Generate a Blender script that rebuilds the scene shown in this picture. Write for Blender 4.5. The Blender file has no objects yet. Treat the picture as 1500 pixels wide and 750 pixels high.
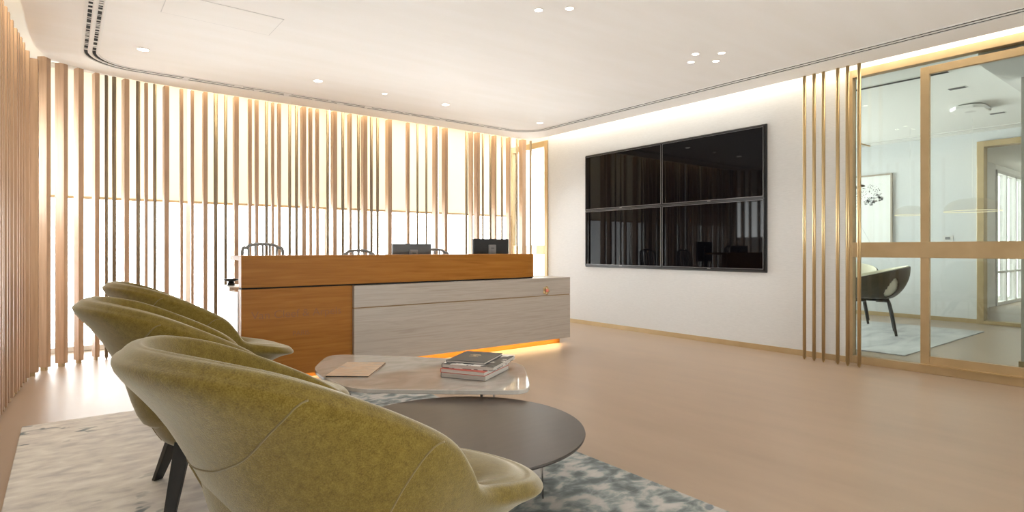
import bpy, bmesh, math, random
from mathutils import Vector, Matrix
random.seed(7)
PI = math.pi
sc = bpy.context.scene
COL = sc.collection

# ------------------------------------------------------------------ camera
cam_d = bpy.data.cameras.new('camera')
cam_d.sensor_width = 36.0
cam_d.lens = 36.0 * 845.0 / 1500.0
cam_d.shift_y = -10.0 / 1500.0
cam_d.clip_start = 0.05
cam = bpy.data.objects.new('camera', cam_d)
COL.objects.link(cam)
cam.location = (0, 0, 1.05)
cam.rotation_euler = (PI / 2, 0, -math.radians(37.781))
sc.camera = cam

# ------------------------------------------------------------------ world and exposure
world = bpy.data.worlds.new('world')
sc.world = world
world.use_nodes = True
bgn = world.node_tree.nodes['Background']
bgn.inputs['Color'].default_value = (0.97, 0.985, 1.0, 1)
# overcast sky above, brighter lower half added to throw fill up at the ceiling
_w = world.node_tree
_tc = _w.nodes.new('ShaderNodeTexCoord'); _sx = _w.nodes.new('ShaderNodeSeparateXYZ'); _mr = _w.nodes.new('ShaderNodeMapRange')
_mr.inputs['From Min'].default_value = -.08; _mr.inputs['From Max'].default_value = .12
_mr.inputs['To Min'].default_value = 21.0; _mr.inputs['To Max'].default_value = 9.0
_w.links.new(_tc.outputs['Generated'], _sx.inputs['Vector']); _w.links.new(_sx.outputs['Z'], _mr.inputs['Value'])
_w.links.new(_mr.outputs['Result'], bgn.inputs['Strength'])
sc.view_settings.view_transform = 'Standard'
sc.view_settings.look = 'None'
sc.view_settings.gamma = 1.0
sc.view_settings.use_curve_mapping = False
sc.view_settings.exposure = 0.18
sc.cycles.use_denoising = True
sc.cycles.max_bounces = 10
sc.cycles.diffuse_bounces = 5
sc.cycles.glossy_bounces = 4
sc.cycles.transparent_max_bounces = 16
sc.cycles.sample_clamp_indirect = 6.0

# the openings daylight comes in by
def portal(loc, rot, sx, sy):
    l = bpy.data.lights.new('window_daylight', 'AREA')
    l.shape = 'RECTANGLE'; l.size = sx; l.size_y = sy
    l.cycles.is_portal = True
    o = bpy.data.objects.new('window_daylight', l); COL.objects.link(o)
    o.location = loc; o.rotation_euler = rot
portal((2.5, 7.62, 1.35), (-PI/2, 0, 0), 6.5, 2.7)          # back glazing, looks to -Y
portal((5.80, 7.03, 1.35), (0, PI/2, 0), 2.7, .95)          # narrow side window, looks to -X
portal((8.0, 5.62, 1.35), (-PI/2, 0, 0), 4.2, 2.4)          # unseen meeting room window, added for its daylight
portal((14.6, 3.05, 1.3), (-PI/2, 0, 0), 2.2, 2.5)          # corridor window
LED = (1.0, .88, .70)
portal((2.7, -2.62, 1.4), (PI/2, 0, 0), 5.0, 2.3)           # unseen rear window added for fill, looks to +Y
def strip_light(loc, rot, sx, sy, power, color=LED, name='cove_light'):
    l = bpy.data.lights.new(name, 'AREA')
    l.shape = 'RECTANGLE'; l.size = sx; l.size_y = sy
    l.energy = power; l.color = color
    o = bpy.data.objects.new(name, l); COL.objects.link(o)
    o.location = loc; o.rotation_euler = rot
    return o
strip_light((3.2, 6.775, 2.88), (0, 0, 0), 4.8, .03, 26, (1, .80, .50))               # above the back slats
strip_light((-.285, 4.2, 2.88), (0, 0, 0), .03, 3.2, 18, (1, .82, .55))              # above the left slats
strip_light((5.67, 2.4, 2.86), (0, 0, 0), .04, 8.2, 25)              # above the right wall
DOWN = 26.0        # watts of one ceiling downlight
CLUSTER = 14.0

# ------------------------------------------------------------------ helpers
def tag(o, label=None, cat=None, group=None, kind=None):
    if label: o['label'] = label
    if cat: o['category'] = cat
    if group: o['group'] = group
    if kind: o['kind'] = kind
    return o
def link(name, bm, mat, parent=None, smooth=False, bevel=0, seg=2, subsurf=0):
    bmesh.ops.recalc_face_normals(bm, faces=bm.faces)
    me = bpy.data.meshes.new(name)
    bm.to_mesh(me); bm.free()
    o = bpy.data.objects.new(name, me); COL.objects.link(o)
    for m in (mat if isinstance(mat, (list, tuple)) else [mat]):
        me.materials.append(m)
    if smooth:
        for p in me.polygons: p.use_smooth = True
    if bevel:
        b = o.modifiers.new('b', 'BEVEL'); b.width = bevel; b.segments = seg; b.limit_method = 'ANGLE'
        b.angle_limit = math.radians(40)
    if subsurf:
        s = o.modifiers.new('s', 'SUBSURF'); s.levels = subsurf; s.render_levels = subsurf
    if parent: o.parent = parent
    return o
def empty(name, loc=(0, 0, 0), rz=0):
    o = bpy.data.objects.new(name, None); COL.objects.link(o)
    o.location = loc; o.rotation_euler = (0, 0, rz); o.empty_display_size = .1
    return o
def box(bm, x0, x1, y0, y1, z0, z1, mat=0, M=None):
    vs = [bm.verts.new(Vector((x, y, z)) if M is None else M @ Vector((x, y, z)))
          for x in (x0, x1) for y in (y0, y1) for z in (z0, z1)]
    for f in ((0,1,3,2),(4,6,7,5),(0,4,5,1),(2,3,7,6),(0,2,6,4),(1,5,7,3)):
        fc = bm.faces.new([vs[i] for i in f]); fc.material_index = mat
def bx(name, x0, x1, y0, y1, z0, z1, mat, parent=None, bevel=0, M=None):
    bm = bmesh.new(); box(bm, x0, x1, y0, y1, z0, z1, 0, M)
    return link(name, bm, mat, parent, bevel=bevel)
def struct(name, *a, **k):
    o = bx(name, *a, **k); o['kind'] = 'structure'; return o
def prism(bm, pts, z0, z1, mat=0):
    lo = [bm.verts.new((x, y, z0)) for x, y in pts]; hi = [bm.verts.new((x, y, z1)) for x, y in pts]
    n = len(pts)
    for f in (bm.faces.new(lo[::-1]), bm.faces.new(hi)): f.material_index = mat
    for i in range(n):
        f = bm.faces.new((lo[i], lo[(i+1) % n], hi[(i+1) % n], hi[i])); f.material_index = mat
def tube(bm, pts, r, n=8, closed=False, caps=True):
    pts = [Vector(p) for p in pts]; rings = []
    rr = r if isinstance(r, (list, tuple)) else [r]*len(pts)
    N = len(pts); up = None
    for i, p in enumerate(pts):
        if closed: d = pts[(i+1) % N] - pts[i-1]
        else: d = pts[min(i+1, N-1)] - pts[max(i-1, 0)]
        d.normalize()
        if up is None: up = d.orthogonal().normalized()
        a = (up - d*up.dot(d)); a = a.normalized() if a.length > 1e-6 else d.orthogonal().normalized()
        up = a; b = d.cross(a)
        rings.append([bm.verts.new(p + (a*math.cos(2*PI*k/n) + b*math.sin(2*PI*k/n))*rr[i]) for k in range(n)])
    for i in range(N if closed else N-1):
        A, B = rings[i], rings[(i+1) % N]
        for k in range(n): bm.faces.new((A[k], A[(k+1) % n], B[(k+1) % n], B[k]))
    if caps and not closed:
        bm.faces.new(rings[0][::-1]); bm.faces.new(rings[-1])
def lathe(bm, prof, n=32, c=(0, 0, 0), M=None):
    rings = []
    for r, z in prof:
        ring = []
        for k in range(n):
            v = Vector((r*math.cos(2*PI*k/n), r*math.sin(2*PI*k/n), z))
            v = (M @ v) if M is not None else v + Vector(c)
            ring.append(bm.verts.new(v))
        rings.append(ring)
    for A, B in zip(rings, rings[1:]):
        for k in range(n): bm.faces.new((A[k], A[(k+1) % n], B[(k+1) % n], B[k]))
    bm.faces.new(rings[0][::-1]); bm.faces.new(rings[-1])
def smooth_pts(pts, n=8, closed=False):
    P = [Vector(p) for p in pts]; N = len(P); out = []
    for i in range(N if closed else N-1):
        if closed: a, b, c, d = P[i-1], P[i], P[(i+1) % N], P[(i+2) % N]
        else: a, b, c, d = P[max(i-1, 0)], P[i], P[i+1], P[min(i+2, N-1)]
        for k in range(n):
            t = k/n
            out.append(.5*((2*b) + (c-a)*t + (2*a-5*b+4*c-d)*t*t + (3*b-a-3*c+d)*t**3))
    if not closed: out.append(P[-1])
    return out
def copy_tree(o, parent=None):
    c = o.copy(); COL.objects.link(c); c.parent = parent
    for ch in list(o.children):
        copy_tree(ch, c)
    return c

# ------------------------------------------------------------------ materials
def mat(name, color, rough=.5, metal=0, spec=.5, coat=0, sheen=0, ior=None):
    m = bpy.data.materials.new(name); m.use_nodes = True
    b = m.node_tree.nodes['Principled BSDF']
    b.inputs['Base Color'].default_value = (*color, 1)
    b.inputs['Roughness'].default_value = rough
    b.inputs['Metallic'].default_value = metal
    b.inputs['Specular IOR Level'].default_value = spec
    b.inputs['Coat Weight'].default_value = coat
    b.inputs['Sheen Weight'].default_value = sheen
    if ior: b.inputs['IOR'].default_value = ior
    return m
def N(m, t, **k):
    n = m.node_tree.nodes.new(t)
    for a, v in k.items(): setattr(n, a, v)
    return n
def L(m, a, ao, b, bi): m.node_tree.links.new(a.outputs[ao], b.inputs[bi])
def noisy(m, cols, scale=(1, 1, 1), nscale=5, detail=4, stops=None, bump=0, bumpdist=.002, rough=None, dist=0, coord='Object'):
    """colour from a stretched noise through a ramp, with optional bump"""
    b = m.node_tree.nodes['Principled BSDF']
    tc = N(m, 'ShaderNodeTexCoord'); mp = N(m, 'ShaderNodeMapping'); mp.inputs['Scale'].default_value = scale
    L(m, tc, coord, mp, 'Vector')
    nz = N(m, 'ShaderNodeTexNoise'); nz.inputs['Scale'].default_value = nscale; nz.inputs['Detail'].default_value = detail
    nz.inputs['Distortion'].default_value = dist
    L(m, mp, 'Vector', nz, 'Vector')
    rp = N(m, 'ShaderNodeValToRGB'); cr = rp.color_ramp
    stops = stops or [.3 + .4*i/(len(cols)-1) for i in range(len(cols))]
    while len(cr.elements) < len(cols): cr.elements.new(.5)
    for e, c, s in zip(cr.elements, cols, stops): e.position = s; e.color = (*c, 1)
    L(m, nz, 'Fac', rp, 'Fac'); L(m, rp, 'Color', b, 'Base Color')
    if bump:
        bp = N(m, 'ShaderNodeBump'); bp.inputs['Strength'].default_value = bump; bp.inputs['Distance'].default_value = bumpdist
        L(m, nz, 'Fac', bp, 'Height'); L(m, bp, 'Normal', b, 'Normal')
    if rough:
        mr = N(m, 'ShaderNodeMapRange'); mr.inputs['To Min'].default_value = rough[0]; mr.inputs['To Max'].default_value = rough[1]
        L(m, nz, 'Fac', mr, 'Value'); L(m, mr, 'Result', b, 'Roughness')
    return m
def glow(name, color, s):
    m = bpy.data.materials.new(name); m.use_nodes = True
    nt = m.node_tree; nt.nodes.remove(nt.nodes['Principled BSDF'])
    e = N(m, 'ShaderNodeEmission'); e.inputs['Color'].default_value = (*color, 1); e.inputs['Strength'].default_value = s
    L(m, e, 'Emission', nt.nodes['Material Output'], 'Surface'); return m
def pane_mat(name, tint, refl=1.0, ior=1.5):
    """clear sheet glass: see-through, with a Fresnel reflection"""
    m = bpy.data.materials.new(name); m.use_nodes = True
    nt = m.node_tree; nt.nodes.remove(nt.nodes['Principled BSDF'])
    tr = N(m, 'ShaderNodeBsdfTransparent'); tr.inputs['Color'].default_value = (*tint, 1)
    gl = N(m, 'ShaderNodeBsdfGlossy'); gl.inputs['Roughness'].default_value = .02
    fr = N(m, 'ShaderNodeFresnel'); fr.inputs['IOR'].default_value = ior
    mm = N(m, 'ShaderNodeMath', operation='MULTIPLY'); mm.inputs[1].default_value = refl
    mx = N(m, 'ShaderNodeMixShader')
    L(m, fr, 'Fac', mm, 0); L(m, mm, 'Value', mx, 'Fac')
    L(m, tr, 'BSDF', mx, 1); L(m, gl, 'BSDF', mx, 2)
    L(m, mx, 'Shader', nt.nodes['Material Output'], 'Surface'); return m

m_floor = noisy(mat('floor_stone', (.5, .38, .3), .36, spec=.4), [(.355, .268, .198), (.385, .293, .218), (.415, .318, .238)],
                scale=(1.6, .35, 1), nscale=3.5, detail=8, bump=.03, rough=(.30, .42))
m_ceil = noisy(mat('ceiling_paint', (.8, .75, .7), .7, spec=.3), [(.86, .835, .80), (.89, .87, .85)], scale=(.4, 2.5, 1), nscale=2.5, detail=6)
m_white = mat('white_plaster', (.84, .83, .81), .8, spec=.2)
m_grey = mat('grey_plaster', (.68, .665, .65), .8, spec=.2)
m_wall = noisy(mat('wall_fabric', (.7, .66, .62), .85, spec=.2), [(.64, .655, .665), (.69, .705, .715)], scale=(1, .8, 6), nscale=30, detail=6, bump=.15, bumpdist=.001)
m_slat = noisy(mat('slat_oak', (.5, .3, .15), .45, spec=.4), [(.40, .265, .17), (.46, .31, .205), (.51, .35, .235)], scale=(14, 14, .7), nscale=3, detail=6)
m_rod = mat('bronze_metal', (.27, .22, .155), .5, metal=.6)
m_brass = mat('brushed_brass', (.60, .455, .25), .38, metal=.85)
m_frame = noisy(mat('satin_brass', (.50, .34, .16), .45, metal=.6), [(.47, .355, .20), (.53, .40, .235)], scale=(3, 3, 3), nscale=2, detail=2)
m_blind = None
m_deskwood = noisy(mat('desk_wood', (.5, .25, .1), .5, spec=.22), [(.27, .10, .011), (.32, .125, .016), (.365, .152, .024)], scale=(.8, 3, 16), nscale=3, detail=9, rough=(.45, .55), dist=.6)
m_letter = mat('engraved_wood', (.235, .088, .013), .45)
m_stone = noisy(mat('banded_stone', (.5, .42, .36), .35, spec=.4), [(.35, .305, .26), (.405, .36, .315), (.435, .39, .345), (.385, .34, .295), (.45, .405, .36)],
                scale=(.45, 1, 11), nscale=2.6, detail=10, dist=.7, stops=[.3, .42, .5, .57, .7])
m_whitestone = noisy(mat('white_stone', (.8, .8, .79), .3), [(.72, .72, .71), (.85, .85, .84)], scale=(2, 2, 2), nscale=4, detail=8)
m_black = mat('black_gloss', (.002, .002, .003), .03, spec=.15)
m_bezel = mat('black_bezel', (.02, .02, .022), .25)
m_bezel_edge = mat('grey_bezel_edge', (.13, .13, .14), .3, metal=.5)
m_plastic = mat('dark_plastic', (.015, .016, .018), .4)
m_grayplastic = mat('grey_plastic', (.12, .13, .14), .35)
m_standgrey = mat('stand_grey', (.22, .22, .23), .4)
m_chairgrey = mat('grey_lacquer', (.20, .20, .20), .4)
m_blackwood = noisy(mat('black_ash', (.01, .01, .01), .42), [(.006, .006, .006), (.012, .011, .011)], scale=(8, 8, 1), nscale=6)
m_chrome = mat('chrome', (.6, .6, .6), .15, metal=1)
m_void = mat('slot_void', (.01, .01, .01), .9)
m_lamp = glow('lamp_glow', (1, .93, .82), 9)
m_led = glow('led_glow', (1, .72, .36), 3)

# blinds: translucent cream fabric
m_blind = bpy.data.materials.new('blind_fabric'); m_blind.use_nodes = True
_nt = m_blind.node_tree; _nt.nodes.remove(_nt.nodes['Principled BSDF'])
_d = N(m_blind, 'ShaderNodeBsdfDiffuse'); _d.inputs['Color'].default_value = (.80, .74, .62, 1)
_t = N(m_blind, 'ShaderNodeBsdfTranslucent'); _t.inputs['Color'].default_value = (1.0, .96, .87, 1)
_x = N(m_blind, 'ShaderNodeMixShader'); _x.inputs['Fac'].default_value = .26
L(m_blind, _d, 'BSDF', _x, 1); L(m_blind, _t, 'BSDF', _x, 2)
L(m_blind, _x, 'Shader', _nt.nodes['Material Output'], 'Surface')
m_pane = pane_mat('window_glass', (.97, .98, .97), .8)
m_partition = pane_mat('partition_glass', (.88, .93, .895), 1.0)

# ================================================================== SETTING
struct('floor', -1.2, 16.5, -2.6, 8.2, -.10, 0, m_floor)
struct('wall_left', -.85, -.75, -2.5, 6.15, 0, 3.0, m_white)
struct('wall_left', -.85, -.75, 6.15, 7.6, 0, 1.28, m_white)
struct('wall_left', -.85, -.75, 6.15, 7.6, 2.16, 3.0, m_white)
struct('wall_left', -.85, -.75, 7.42, 7.6, 1.28, 2.16, m_white)
struct('wall_rear', -.85, .2, -2.6, -2.5, 0, 3.0, m_white)
struct('wall_rear', 5.2, 5.85, -2.6, -2.5, 0, 3.0, m_white)
struct('wall_rear', .2, 5.2, -2.6, -2.5, 2.55, 3.0, m_white)
struct('wall_rear', .2, 5.2, -2.6, -2.5, 0, .25, m_white)
bm = bmesh.new()
for x in (.2, 1.85, 3.5, 5.15): box(bm, x, x+.05, -2.56, -2.5, .25, 2.55)
box(bm, .25, 5.15, -2.56, -2.5, .25, .30); box(bm, .25, 5.15, -2.56, -2.5, 2.50, 2.55)
w = link('window_10', bm, m_white); w['kind'] = 'structure'  # unseen window added behind the camera to fill the room
bx('window_pane', .25, 5.15, -2.54, -2.534, .30, 2.50, m_pane, w)
bx('blind_fabric', .22, 5.18, -2.47, -2.468, .82, 2.60, m_blind, w)  # added blind, its height sets the fill from the rear
struct('ceiling_upper', -.85, 5.85, -2.6, 7.6, 2.93, 3.0, m_white)

# suspended ceiling with its curved edge
edge = [(-.245, -2.49), (-.245, 3.0), (-.24, 4.4), (-.235, 5.0), (-.215, 5.8), (-.19, 6.12), (-.15, 6.33), (-.07, 6.45), (.09, 6.565),
        (.30, 6.65), (.6, 6.71), (1.0, 6.74), (5.15, 6.74), (5.36, 6.71), (5.50, 6.63), (5.58, 6.50), (5.60, 6.3), (5.60, -2.49)]
bm = bmesh.new(); prism(bm, edge, 2.70, 2.74)
o = link('ceiling', bm, m_ceil); o['kind'] = 'structure'
# cove liner: back of the light slot against right wall
struct('trim_1', 5.56, 5.60, -2.5, 6.2, 2.74, 2.93, m_white)

# right wall: solid part with wallcovering
struct('wall_right', 5.75, 5.85, 2.345, 6.53, 0, 2.93, m_wall)
struct('wall_right', 5.75, 5.85, -2.5, 2.345, 2.70, 2.93, m_white)
struct('wall_right', 5.75, 5.85, 6.53, 7.5, 2.69, 2.93, m_white)
struct('wall_right', 5.75, 5.85, -2.5, -1.2, 0, 2.7, m_wall)
struct('baseboard_right', 5.735, 5.75, 2.34, 6.53, 0, .055, m_frame)

# narrow side window at the far end of the right wall
bm = bmesh.new()
box(bm, 5.73, 5.82, 6.53, 6.60, 0, 2.69); box(bm, 5.73, 5.82, 7.38, 7.45, 0, 2.69)
box(bm, 5.73, 5.82, 6.60, 7.38, 2.60, 2.69); box(bm, 5.73, 5.82, 6.60, 7.38, 0, .06)
box(bm, 5.73, 5.82, 6.60, 7.38, .97, 1.11)
w = link('window_1', bm, m_frame, bevel=.003); w['kind'] = 'structure'
g = bx('window_pane', 5.77, 5.776, 6.60, 7.38, .06, 2.60, m_pane, w); 
# back glazing
mull = [-.62, 1.11, 2.70, 4.32, 5.70]
for i in range(4):
    a, b = mull[i], mull[i+1]
    bm = bmesh.new()
    box(bm, a-.03, a+.03, 7.42, 7.50, 0, 2.93); box(bm, a+.03, b-.03, 7.42, 7.50, 2.87, 2.93); box(bm, a+.03, b-.03, 7.42, 7.50, 0, .05)
    if i == 3: box(bm, b-.03, b+.05, 7.42, 7.50, 0, 2.93)
    if i == 0: box(bm, a-.2, a-.03, 7.42, 7.50, 0, 2.93)
    w = link('window_%d' % (i+2), bm, m_white, bevel=.004); w['kind'] = 'structure'
    bx('window_pane', a+.03, b-.03, 7.455, 7.461, .05, 2.87, m_pane, w)
    names = ['leftmost of the four, beside the curved slat corner', 'behind the left end of the desk',
             'behind the monitors', 'rightmost of the four, behind the right end of the desk']
    r = empty('roller_blind', ((a+b)/2, 7.36, 1.565))
    tag(r, 'half-lowered cream roller blind, ' + names[i], 'blind', 'roller blinds on the back windows')
    hw = (b-a)/2 - .02
    bx('blind_fabric', -hw, hw, -.001, .001, .02, 1.32, m_blind, r)
    bm = bmesh.new(); tube(bm, [(-hw, 0, 1.325), (hw, 0, 1.325)], .028, 12); link('roller_tube', bm, m_white, r, smooth=True)
    bx('bottom_bar', -hw, hw, -.008, .008, 0, .026, m_frame, r, bevel=.003)
# small side window behind the curved slats
bm = bmesh.new()
box(bm, -.84, -.74, 6.15, 6.19, 1.28, 2.16); box(bm, -.84, -.74, 7.38, 7.42, 1.28, 2.16)
box(bm, -.84, -.74, 6.19, 7.38, 1.28, 1.32); box(bm, -.84, -.74, 6.19, 7.38, 2.12, 2.16); box(bm, -.84, -.74, 6.76, 6.80, 1.32, 2.12)
w = link('window_6', bm, m_white); w['kind'] = 'structure'
bx('window_pane', -.80, -.795, 6.19, 7.38, 1.32, 2.12, m_pane, w)

# ---- meeting room and corridor beyond the glass
struct('ceiling_meeting', 5.85, 10.3, -1.2, 5.6, 2.70, 2.76, m_white)
struct('ceiling_bulkhead', 5.85, 10.2, -1.2, 1.38, 2.55, 2.70, m_grey)
struct('wall_meeting_far', 10.2, 10.3, 2.41, 5.6, 0, 2.7, m_wall)
struct('wall_meeting_far', 10.2, 10.3, -1.2, 1.2, 0, 2.7, m_wall)
struct('wall_meeting_far', 10.2, 10.3, 1.2, 2.41, 2.56, 2.7, m_wall)
struct('baseboard_meeting', 10.185, 10.2, 2.41, 5.5, 0, .06, m_frame)
struct('wall_meeting_rear', 5.85, 10.3, -1.3, -1.2, 0, 2.7, m_grey)
struct('wall_meeting_side', 5.85, 6.1, 5.5, 5.6, 0, 2.7, m_wall)
struct('wall_meeting_side', 9.9, 10.3, 5.5, 5.6, 0, 2.7, m_wall)
struct('wall_meeting_side', 6.1, 9.9, 5.5, 5.6, 2.5, 2.7, m_wall)
struct('wall_meeting_side', 6.1, 9.9, 5.5, 5.6, 0, .3, m_wall)
bm = bmesh.new()
for x in (6.1, 8.0, 9.86): box(bm, x, x+.04, 5.5, 5.56, .3, 2.5)
box(bm, 6.14, 9.86, 5.5, 5.56, .3, .34); box(bm, 6.14, 9.86, 5.5, 5.56, 2.46, 2.5)
w = link('window_7', bm, m_white); w['kind'] = 'structure'  # unseen window added to bring daylight into the meeting room
bx('window_pane', 6.14, 9.86, 5.53, 5.536, .34, 2.46, m_pane, w)
# square column near the glass
struct('wall_column', 6.60, 7.10, .85, 1.257, 0, 2.55, m_grey)
struct('baseboard_column', 6.585, 7.115, .835, 1.272, 0, .07, m_frame)
# doorway in the far wall
bm = bmesh.new()
box(bm, 10.14, 10.32, 2.33, 2.41, 0, 2.56); box(bm, 10.14, 10.32, 1.2, 2.33, 2.48, 2.56)
box(bm, 10.14, 10.32, 1.2, 2.33, 0, .05); box(bm, 10.14, 10.32, 1.2, 1.28, .05, 2.48)
o = link('door_2', bm, m_frame, bevel=.004); o['kind'] = 'structure'
bx('door_glass', 10.23, 10.236, 1.28, 2.33, .05, 2.48, m_pane, o)
struct('ceiling_corridor', 10.3, 16.4, -1.2, 3.1, 2.62, 2.7, m_white)
struct('wall_corridor_far', 16.3, 16.4, -1.2, 3.05, 0, 2.62, m_white)
struct('wall_corridor_near', 10.3, 16.4, -1.3, -1.2, 0, 2.62, m_white)
struct('wall_corridor', 10.3, 13.6, 2.95, 3.05, 0, 2.62, m_grey)
struct('wall_corridor', 13.6, 16.3, 2.95, 3.05, 2.52, 2.62, m_white)
bm = bmesh.new()
for x in (13.6, 14.25, 14.95, 15.6, 16.24): box(bm, x, x+.07, 2.93, 3.03, .06, 2.50)
box(bm, 13.6, 16.3, 2.93, 3.03, 0, .06); box(bm, 13.6, 16.3, 2.93, 3.03, 2.46, 2.52); box(bm, 13.67, 16.24, 2.95, 3.01, .60, .64)
w = link('window_8', bm, m_grey); w['kind'] = 'structure'
bx('window_pane', 13.67, 16.24, 2.975, 2.981, .06, 2.46, m_pane, w)

# ---- glazed partition
gp = empty('glass_partition', (5.78, 0, 0)); gp['kind'] = 'structure'; gp.name = 'window_9'
bx('jamb', -.03, .05, 2.285, 2.345, 0, 2.70, m_frame, gp)
bx('jamb', -.03, .05, -1.2, -1.14, 0, 2.70, m_frame, gp)
bx('head_rail', -.03, .05, -1.14, 2.285, 2.63, 2.70, m_frame, gp, bevel=.003)
bx('sill_rail', -.03, .05, -1.14, 2.285, 0, .07, m_frame, gp, bevel=.003)
bx('middle_rail', -.03, .02, -1.14, 2.285, .975, 1.112, m_frame, gp, bevel=.003)
bx('window_pane', .03, .04, -1.14, 2.285, .07, 2.63, m_partition, gp)
dr = empty('door_1', (5.75, 0, 0)); dr['kind'] = 'structure'
bx('door_stile', .015, .05, 1.69, 1.755, .07, 2.595, m_frame, dr, bevel=.003)
bx('door_stile', .015, .05, .42, .485, .07, 2.595, m_frame, dr, bevel=.003)
bx('door_rail', .015, .05, .485, 1.69, 2.53, 2.595, m_frame, dr, bevel=.003)
bx('door_rail', .015, .05, .485, 1.69, .07, .145, m_frame, dr, bevel=.003)
bx('threshold', -.022, .05, -1.1, 1.755, .07, .078, m_brass, dr)

# ---- slot diffuser round the ceiling edge
path = [(.165, -2.3), (.165, 2), (.165, 5.75)]
path += [(.165+.35-.35*math.cos(a), 5.95+.38*math.sin(a)) for a in [PI/2*k/10 for k in range(0, 11)]]
path += [(4.85, 6.33)] + [(4.85+.37*math.sin(a), 5.96+.37*math.cos(a)) for a in [PI/2*k/10 for k in range(1, 11)]] + [(5.22, 2), (5.22, -2.3)]
def offset(P, d):
    out = []
    for i, (x, y) in enumerate(P):
        a = P[max(i-1, 0)]; b = P[min(i+1, len(P)-1)]
        tx, ty = b[0]-a[0], b[1]-a[1]; l = math.hypot(tx, ty); out.append((x - ty/l*d, y + tx/l*d))
    return out
def ribbon(bm, P, d0, d1, z0, z1, mi=0):
    A, B = offset(P, d0), offset(P, d1)
    for i in range(len(P)-1):
        q = [A[i], A[i+1], B[i+1], B[i]]
        lo = [bm.verts.new((x, y, z0)) for x, y in q]; hi = [bm.verts.new((x, y, z1)) for x, y in q]
        for f in (lo, hi[::-1]): bm.faces.new(f).material_index = mi
        for k in range(4): bm.faces.new((lo[k], lo[(k+1) % 4], hi[(k+1) % 4], hi[k])).material_index = mi
sd = empty('slot_diffuser', (0, 0, 2.70))
tag(sd, 'long white twin slot air diffuser following the ceiling edge round both corners', 'air diffuser')
bm = bmesh.new()
for a, b in ((-.062, -.046), (-.010, .010), (.046, .062)): ribbon(bm, path, a, b, -.006, 0)
link('frame', bm, m_white, sd)
bm = bmesh.new()
for a, b in ((-.046, -.010), (.010, .046)): ribbon(bm, path, a+.006, b-.006, -.0022, -.0002)
link('slot', bm, m_void, sd)
random.seed(3)
def blade(x0, x1, y0, y1):
    bx('deflector_blade', x0, x1, y0, y1, -.0045, -.0022, m_white, sd)
for lane in (-.028, .028):
    y = 2.9
    while y < 5.9:
        ln = random.choice((.008, .012, .02, .03))
        blade(.165-lane-.014, .165-lane+.014, y, y+ln); y += ln + random.choice((.02, .03, .045, .08))
    x = .9
    while x < 4.8:
        ln = random.choice((.03, .05, .08)); blade(x, min(x+ln, 5), 6.33+lane-.014, 6.33+lane+.014); x += ln + random.choice((.25, .4, .6))

# access panel
ap = bx('access_panel', .53, 1.24, 4.28, 4.66, 2.6975, 2.70, m_ceil)
tag(ap, 'flush rectangular access panel in the ceiling beside the air diffuser', 'access panel')
bm = bmesh.new()
for a in ((.525, .53, 4.275, 4.665), (1.24, 1.245, 4.275, 4.665), (.53, 1.24, 4.275, 4.28), (.53, 1.24, 4.66, 4.665)): box(bm, a[0], a[1], a[2], a[3], 2.698, 2.70)
link('shadow_gap', bm, m_grey, ap)

# ---- downlights
def downlight(x, y, r, power, label, group, z=2.70):
    t = empty('ceiling_downlight', (x, y, z)); tag(t, label, 'ceiling light', group)
    bm = bmesh.new(); lathe(bm, [(r, 0), (r, -.004), (r*.86, -.005), (r*.80, -.001)], 24); link('trim_ring', bm, m_white, t, smooth=False)
    bm = bmesh.new(); lathe(bm, [(r*.78, -.001), (r*.78, -.0035)], 24); link('lens', bm, m_lamp, t)
    l = bpy.data.lights.new('lamp', 'SPOT'); l.energy = power; l.spot_size = math.radians(115); l.spot_blend = .8
    l.shadow_soft_size = .04; l.color = (1, .93, .85)
    lo = bpy.data.objects.new('lamp', l); COL.objects.link(lo); lo.parent = t; lo.location = (0, 0, -.03)
row = 'downlights in the row over the desk'
for x, y, s in ((.51, 5.63, 'round recessed downlight nearest the air diffuser corner'), (1.96, 5.63, 'round recessed downlight above the left half of the desk'),
             (2.68, 5.66, 'small ceiling sensor given a dim lamp, third from the left over the desk'),  # a sensor, built with a weak added lamp
             (3.43, 5.66, 'round recessed downlight above the monitors'), (4.90, 5.73, 'round recessed downlight in the far right ceiling corner')):
    downlight(x, y, .05 if x != 2.68 else .03, DOWN if x != 2.68 else 4, s, row)
for cx, cy, s in ((4.36, 2.90, 'cluster of four before the video wall'), (2.58, 2.88, 'cluster of four over the coffee tables')):
    for dx, dy, q in ((-.15, 0, 'left one'), (0, -.15, 'nearest one'), (0, .15, 'farthest one'), (.15, 0, 'right one')):
        downlight(cx+dx, cy+dy, .033, CLUSTER, 'small recessed spotlight, %s of the %s' % (q, s), 'spotlights in a ' + s.replace('four', 'four spotlights'))
for cx, cy in ((4.3, .2), (2.3, -.4), (.6, -1.2), (3.5, -1.8), (.6, 1.2)):  # unseen downlights added as fill around the camera
    downlight(cx, cy, .05, 20, 'added unseen round fill downlight in the near part of the lounge ceiling', 'added fill downlights in the near part of the lounge ceiling')

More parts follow.
